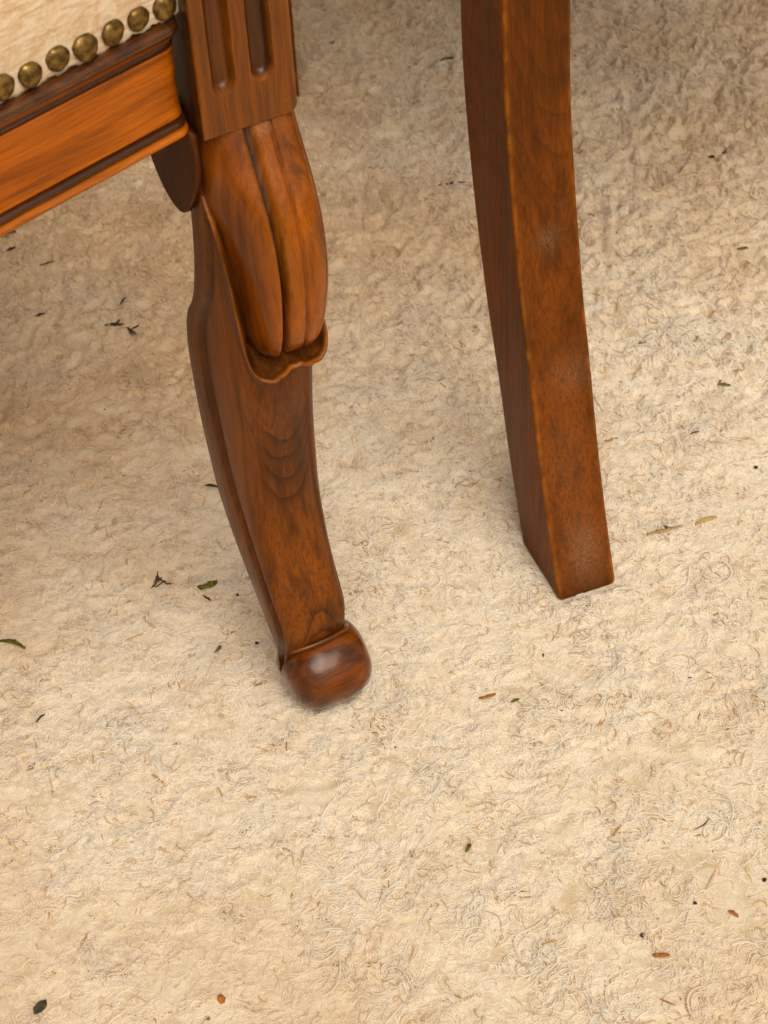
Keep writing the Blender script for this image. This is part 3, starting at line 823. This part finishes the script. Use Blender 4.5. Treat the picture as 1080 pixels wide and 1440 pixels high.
# ------------------------------------------------------------------ second chair, seen by its plain sabre rear leg
chair = empty('side_chair', O_B, AX_B, 'dark brown chair with plain square tapering leg, standing right of the carved leg', 'chair')
Z_ = -.0036
b_prof = [(Z_, -.0480, -.0010), (.0283, -.0610, -.0135), (.0613, -.0728, -.0250), (.0813, -.0790, -.0312), (.113, -.0902, -.0400), (.1269, -.0952, -.0440), (.1575, -.1045, -.0530),
          (.1756, -.1095, -.0572), (.2057, -.1165, -.0640), (.2312, -.1213, -.0690), (.2592, -.1250, -.0735), (.2862, -.1265, -.0755), (.3117, -.1275, -.0768), (.36, -.1280, -.0775),
          (.46, -.1260, -.0770), (.60, -.108, -.066), (.78, -.072, -.038), (.90, -.044, -.016)]
scf = [(.017, .190, .006, .006, .7), (.022, .118, .011, .010, .55), (.018, .020, .009, .016, .95), (.015, .07, .012, .03, .25), (.026, .205, .002, .002, .5)]
square_post('rear_leg', b_prof, 0.0, .0335, W_BROWN, chair, scuffs=scf)
BW = .42
square_post('rear_leg', b_prof, BW, BW + .0335, W_BROWN, chair)
f_prof = [(Z_, -.545, -.512), (.15, -.550, -.510), (.30, -.553, -.508), (.405, -.553, -.508)]
square_post('front_leg', f_prof, .002, .036, W_BROWN, chair)
square_post('front_leg', f_prof, BW - .0025, BW + .0315, W_BROWN, chair)
box('side_rail', (.004, -.507, .362), (.026, -.129, .418), W_BROWN, chair, gaxis=1)
box('side_rail', (BW + .0075, -.507, .362), (BW + .0295, -.129, .418), W_BROWN, chair, gaxis=1)
box('back_rail', (.0345, -.118, .362), (BW - .001, -.094, .418), W_BROWN, chair, gaxis=0)
box('front_rail', (.037, -.545, .362), (BW - .0035, -.521, .418), W_BROWN, chair, gaxis=0)
box('unseen_seat_pad', (-.004, -.560, .4185), (BW + .0375, -.130, .466), M_UNSEEN_SEAT, chair, bev=.016)  # unseen seat, built to shade the far rug and bounce warm light
box('crest_rail', (.0345, -.052, .835), (BW - .001, -.030, .895), W_BROWN, chair, gaxis=0)
box('middle_rail', (.0345, -.105, .610), (BW - .001, -.085, .650), W_BROWN, chair, gaxis=0)

# ------------------------------------------------------------------ bits of leaf, straw, bark and grit on the rug
def ground_at(px, py):
    """where the camera ray through a photograph pixel meets the rug plane: used once to find each crumb's real place"""
    d = fwd*FPX + rightv*(px - 540) - upv*(py - 720)
    t = -CAM_H/d.z
    return d.x*t, d.y*t

def bit_blade(name, px, py, length, width, ang, mat, label, cat, bend=.25, lift=.0015, group=None):
    """curled leaf sliver: tapered, keeled, with thickness"""
    x, y = ground_at(px, py); n = 12; V = []
    r_ = random.Random(int(px*31 + py))
    for i in range(n):
        t = i/(n-1); xx = (t - .5)*length; yy = bend*length*(t - .5)**2 + r_.uniform(-.05, .05)*width
        hw_ = width/2*(.25 + .75*math.sin(math.pi*(.08 + .84*t))**.8)*r_.uniform(.6, 1.2)
        zc = lift*math.sin(math.pi*t)*.6 + .0004
        th = max(.00025, width*.16)
        for (a, b) in ((-hw_, .25*hw_), (0, -.1*hw_), (hw_, .3*hw_), (hw_*.9, .3*hw_ - th), (0, -.1*hw_ - th), (-hw_*.9, .25*hw_ - th)):
            V.append((xx, yy + a, zc + b + th))
    o = mesh(name, V, loft_faces(n, 6), mat)
    o.location = (x, y, float(np.max(rug_h(x + np.array([0, length*.3, -length*.3]), y))) + .0002); o.scale = (.9, .85, .85); o.rotation_euler = (r_.uniform(-.25, .25), r_.uniform(-.06, .06), ang)
    return tag(o, label, cat, group)

def bit_crumb(name, px, py, sx, sy, sz, ang, mat, label, cat, rough=.32, group=None):
    """irregular faceted crumb"""
    x, y = ground_at(px, py); r_ = random.Random(int(px*13 + py*7))
    bm_ = bmesh.new(); bmesh.ops.create_icosphere(bm_, subdivisions=1 if rough > .2 else 2, radius=.5)
    for v in bm_.verts:
        k_ = 1 + r_.uniform(-rough, rough)
        v.co = Vector((v.co.x*sx*k_, v.co.y*sy*k_, v.co.z*sz*k_))
    V = [tuple(v.co) for v in bm_.verts]; F = [[v.index for v in f.verts] for f in bm_.faces]; bm_.free()
    o = mesh(name, V, F, mat, smooth=False)
    o.location = (x, y, float(rug_h(x, y)) + sz*.2 + .0002); o.scale = (.8, .8, .8); o.rotation_euler = (r_.uniform(-.3, .3), r_.uniform(-.3, .3), ang)
    return tag(o, label, cat, group)

def bit_twig(name, px, py, length, rad, ang, mat, label, cat, kinks=1, branches=0, group=None):
    """kinked twig, branched if asked, one mesh"""
    x, y = ground_at(px, py); r_ = random.Random(int(px*5 + py*3)); V, F = [], []
    def stick(p0, a, L, rd):
        n = 7; ns = 6; b = len(V); a0 = a
        p = Vector(p0)
        for i in range(n):
            t = i/(n-1)
            rr = rd*(1 - .6*abs(2*t - 1)**2)*r_.uniform(.8, 1.25)
            dirv = Vector((math.cos(a), math.sin(a), 0)); nv2 = Vector((-math.sin(a), math.cos(a), 0))
            for k_ in range(ns):
                c = 2*math.pi*k_/ns
                V.append(tuple(p + nv2*(math.cos(c)*rr) + Vector((0, 0, math.sin(c)*rr + rr))))
            a = a + r_.uniform(-.35, .35)*kinks; p = p + dirv*(L/(n-1)) + Vector((0, 0, r_.uniform(-.0003, .0004)))
        F.extend([tuple(b + q for q in f) for f in loft_faces(n, ns)])
    stick((-length/2, 0, 0), 0, length, rad)
    for k_ in range(branches):
        stick((r_.uniform(-.35, .25)*length, 0, 0), r_.uniform(.5, 1.6)*r_.choice((-1, 1)), length*r_.uniform(.4, .8), rad*.8)
    o = mesh(name, V, F, mat)
    o.location = (x, y, float(rug_h(x, y)) + .0008); o.rotation_euler = (0, 0, ang)
    return tag(o, label, cat, group)

bit_blade('leaf_fragment', 293, 826, .0125, .0044, .35, M_MOSS, 'green leaf fragment lying just left of the scroll foot leg', 'leaf', .5)
bit_blade('leaf_stalk', 19, 907, .0175, .0034, -.42, M_MOSS, 'greenish curled leaf stalk at the left edge of the rug', 'leaf', -.35)
bit_twig('moss_tangle', 222, 821, .0100, .0006, .8, M_BARK, 'small tangled brown moss tuft left of the green leaf fragment', 'moss', 2.4, 5)
bit_twig('moss_tangle', 1026, 213, .0120, .0010, .4, M_MOSS, 'dark green moss tangle at the upper right of the rug', 'moss', 2.2, 4)
bit_crumb('bark_crumb', 1001, 222, .0060, .0042, .003, .3, M_BLACK, 'black bark crumb beside the dark green moss tangle', 'bark')
bit_blade('leaf_fragment', 1018, 545, .0085, .0024, -.25, M_MOSS, 'thin yellow green leaf sliver at right edge, level with middle of square leg', 'leaf', .2)
bit_crumb('seed', 1013, 540, .0028, .0024, .002, .2, M_BARK, 'tiny brown seed touching the thin leaf sliver at the right edge', 'seed')
bit_blade('leaf_fragment', 903, 485, .0075, .0016, .15, M_MOSS, 'very thin green leaf sliver just right of the square leg', 'leaf', .1)
bit_blade('straw_piece', 935, 749, .0230, .0024, .22, M_STRAW, 'longer pale straw piece lying right of the square leg foot', 'straw', .25)
bit_blade('straw_piece', 992, 732, .0150, .0030, .35, M_STRAW, 'shorter wider pale straw piece right of the square leg foot', 'straw', -.2)
bit_crumb('bark_crumb', 937, 741, .0030, .0034, .002, 0, M_BARK, 'brown bark crumb above the longer pale straw piece', 'bark')
bit_blade('leaf_fragment', 725, 986, .0052, .0020, .4, M_MOSS, 'tiny green leaf bit right of the scroll foot beside rusty flakes', 'leaf', .4)
bit_blade('bark_flake', 686, 980, .0100, .0022, .25, M_ORANGE, 'rusty brown bark flake right of the scroll foot', 'bark', .4)
bit_blade('leaf_fragment', 660, 1193, .0058, .0024, 1.1, M_MOSS, 'small green leaf bit alone on the lower middle of the rug', 'leaf', .4)
bit_crumb('stone', 57, 1416, .0066, .0118, .005, -.35, M_STONE, 'dark grey angular stone at the bottom left corner', 'stone', .21)
bit_blade('orange_sliver', 869, 1168, .0088, .0018, .95, M_STRAW, 'light orange wood sliver in the lower right area, the upper of two', 'wood sliver', .1)
bit_blade('orange_sliver', 1031, 1285, .0058, .0024, -.75, M_ORANGE, 'bright orange sliver near the lower right edge', 'wood sliver', .1)
bit_blade('seed_husk', 930, 1344, .0082, .0026, -.1, M_ORANGE, 'brown orange seed husk near the bottom right', 'seed husk', .3)
bit_blade('seed_husk', 772, 1327, .0075, .0012, .25, M_STRAW, 'thin tan husk left of the brown orange seed husk', 'seed husk', .3)
bit_twig('dark_hair', 990, 1163, .0110, .0003, .2, M_BARK, 'fine curved brown rootlet right of the light orange sliver', 'rootlet', .7)
bit_twig('dark_hair', 938, 1413, .0075, .0004, -.8, M_ORANGE, 'fine rusty rootlet near the bottom edge on the right', 'rootlet', .5)
bit_crumb('orange_crumb', 311, 1405, .0052, .0060, .0025, .4, M_ORANGE, 'orange crumb at the bottom left, larger of two', 'crumb', .4)
bit_crumb('orange_crumb', 293, 1432, .0026, .0030, .0018, .4, M_ORANGE, 'orange crumb at the bottom edge, smaller of two', 'crumb', .4)
bit_twig('black_twig', 161, 460, .0125, .0008, -.2, M_BLACK, 'short black twig on the rug left of the carved leg', 'twig', 1.2, 1)
bit_twig('black_twig', 185, 464, .0095, .0007, -.6, M_BLACK, 'forked black twig between the short black twig and the carved leg', 'twig', 1.4, 2)
bit_twig('black_twig', 175, 430, .0065, .0007, .9, M_BLACK, 'small bent black twig above the forked one', 'twig', 1.3)
bit_twig('black_twig', 57, 447, .0065, .0007, .5, M_BLACK, 'tiny black twig near the left edge, left of the short black twig', 'twig', 1.2)
bit_blade('leaf_fragment', 15, 333, .0115, .0036, .2, M_MOSS, 'dark green leaf bit under the seat rail at the left edge', 'leaf', .5)
bit_twig('black_twig', 15, 350, .0070, .0008, .5, M_BLACK, 'black twig under the seat rail beside the dark green leaf bit', 'twig', 1.2)
bit_blade('leaf_fragment', 67, 376, .0105, .0018, .35, M_MOSS, 'thin olive leaf sliver below the seat rail', 'leaf', .4)
bit_crumb('red_crumb', 334, 837, .0026, .0032, .002, .3, M_RED, 'dark red crumb between green leaf fragment and carved leg', 'crumb', .3)
bit_twig('black_twig', 292, 842, .0060, .0006, -.6, M_BLACK, 'tiny black twig just below the green leaf fragment', 'twig', 1.0)
bit_twig('black_twig', 57, 1011, .0062, .0006, .9, M_BLACK, 'tiny black splinter on the left, below the greenish leaf stalk', 'twig', .5)
bit_twig('black_twig', 298, 681, .0100, .0007, .1, M_BLACK, 'short black twig touching the back of the carved leg', 'twig', .8)
bit_blade('leaf_fragment', 308, 915, .0060, .0024, 1.0, M_MOSS, 'tiny yellow green leaf bit left of the scroll foot', 'leaf', .5)
bit_crumb('red_crumb', 361, 904, .0028, .0030, .002, .8, M_RED, 'tiny dark red crumb touching the back of the scroll foot leg', 'crumb', .3)
bit_crumb('bark_crumb', 1063, 657, .0036, .0030, .002, .5, M_BLACK, 'black bark crumb at the right edge, level with the square leg foot', 'bark')
bit_twig('black_twig', 975, 613, .0060, .0004, .6, M_BARK, 'hair thin brown rootlet between the square leg and right edge', 'rootlet', .8)
bit_twig('black_twig', 466, 68, .0075, .0009, .6, M_BLACK, 'black twig at the top, right of the fluted block', 'twig', .8)
bit_twig('black_twig', 629, 90, .0105, .0010, .25, M_BLACK, 'black twig at the top, left of the square leg', 'twig', .9)
bit_crumb('bark_crumb', 427, 159, .0085, .0055, .003, .2, M_BARK, 'brown bark crumb just right of the fluted block corner', 'bark')
bit_twig('brown_twig', 635, 265, .0200, .0007, .1, M_BARK, 'thin brown twig left of the square leg, halfway up', 'twig', .5)
bit_crumb('grit', 1008, 265, .0040, .0040, .0025, 0, M_BARK, 'small brown grit below the dark green moss tangle', 'grit')
bit_blade('bark_flake', 1044, 352, .0080, .0022, .2, M_MOSS, 'greenish flake near the right edge below the moss tangle', 'bark', .4)
bit_crumb('grit', 903, 1315, .0030, .0032, .002, .3, M_BARK, 'dark grit grain above the brown orange seed husk', 'grit')
bit_crumb('grit', 977, 1270, .0026, .0030, .002, .3, M_BARK, 'dark grit grain left of the bright orange sliver', 'grit')
bit_crumb('grit', 1075, 1237, .0026, .0026, .002, .3, M_BLACK, 'black grit grain at the right edge above the bright orange sliver', 'grit')

# countless specks too small to pick out
def specks():
    V, F = [], []
    g = random.Random(5)
    for i in range(150):
        x, y = g.uniform(-.28, .32), g.uniform(.38, 1.3)
        z = float(rug_h(x, y)) + .0007; s = g.uniform(.0002, .0006); a = g.uniform(0, 3.1); l = s*g.choice((1, 1, 1.6, 3.0)); b = len(V)
        for dx, dy, dz in ((1, 0, 0), (-1, 0, 0), (0, 1, 0), (0, -1, 0), (0, 0, 1), (0, 0, -1)):
            ex, ey = dx*l, dy*s
            V.append((x + ex*math.cos(a) - ey*math.sin(a), y + ex*math.sin(a) + ey*math.cos(a), z + dz*s*.7))
        for f in ((0, 2, 4), (2, 1, 4), (1, 3, 4), (3, 0, 4), (2, 0, 5), (1, 2, 5), (3, 1, 5), (0, 3, 5)): F.append(tuple(b + q for q in f))
    o = mesh('dirt_specks', V, F, M_BARK, None, smooth=False); o['kind'] = 'stuff'
    o['label'] = 'fine dark dirt specks scattered over the rug'; o['category'] = 'dirt'
specks()
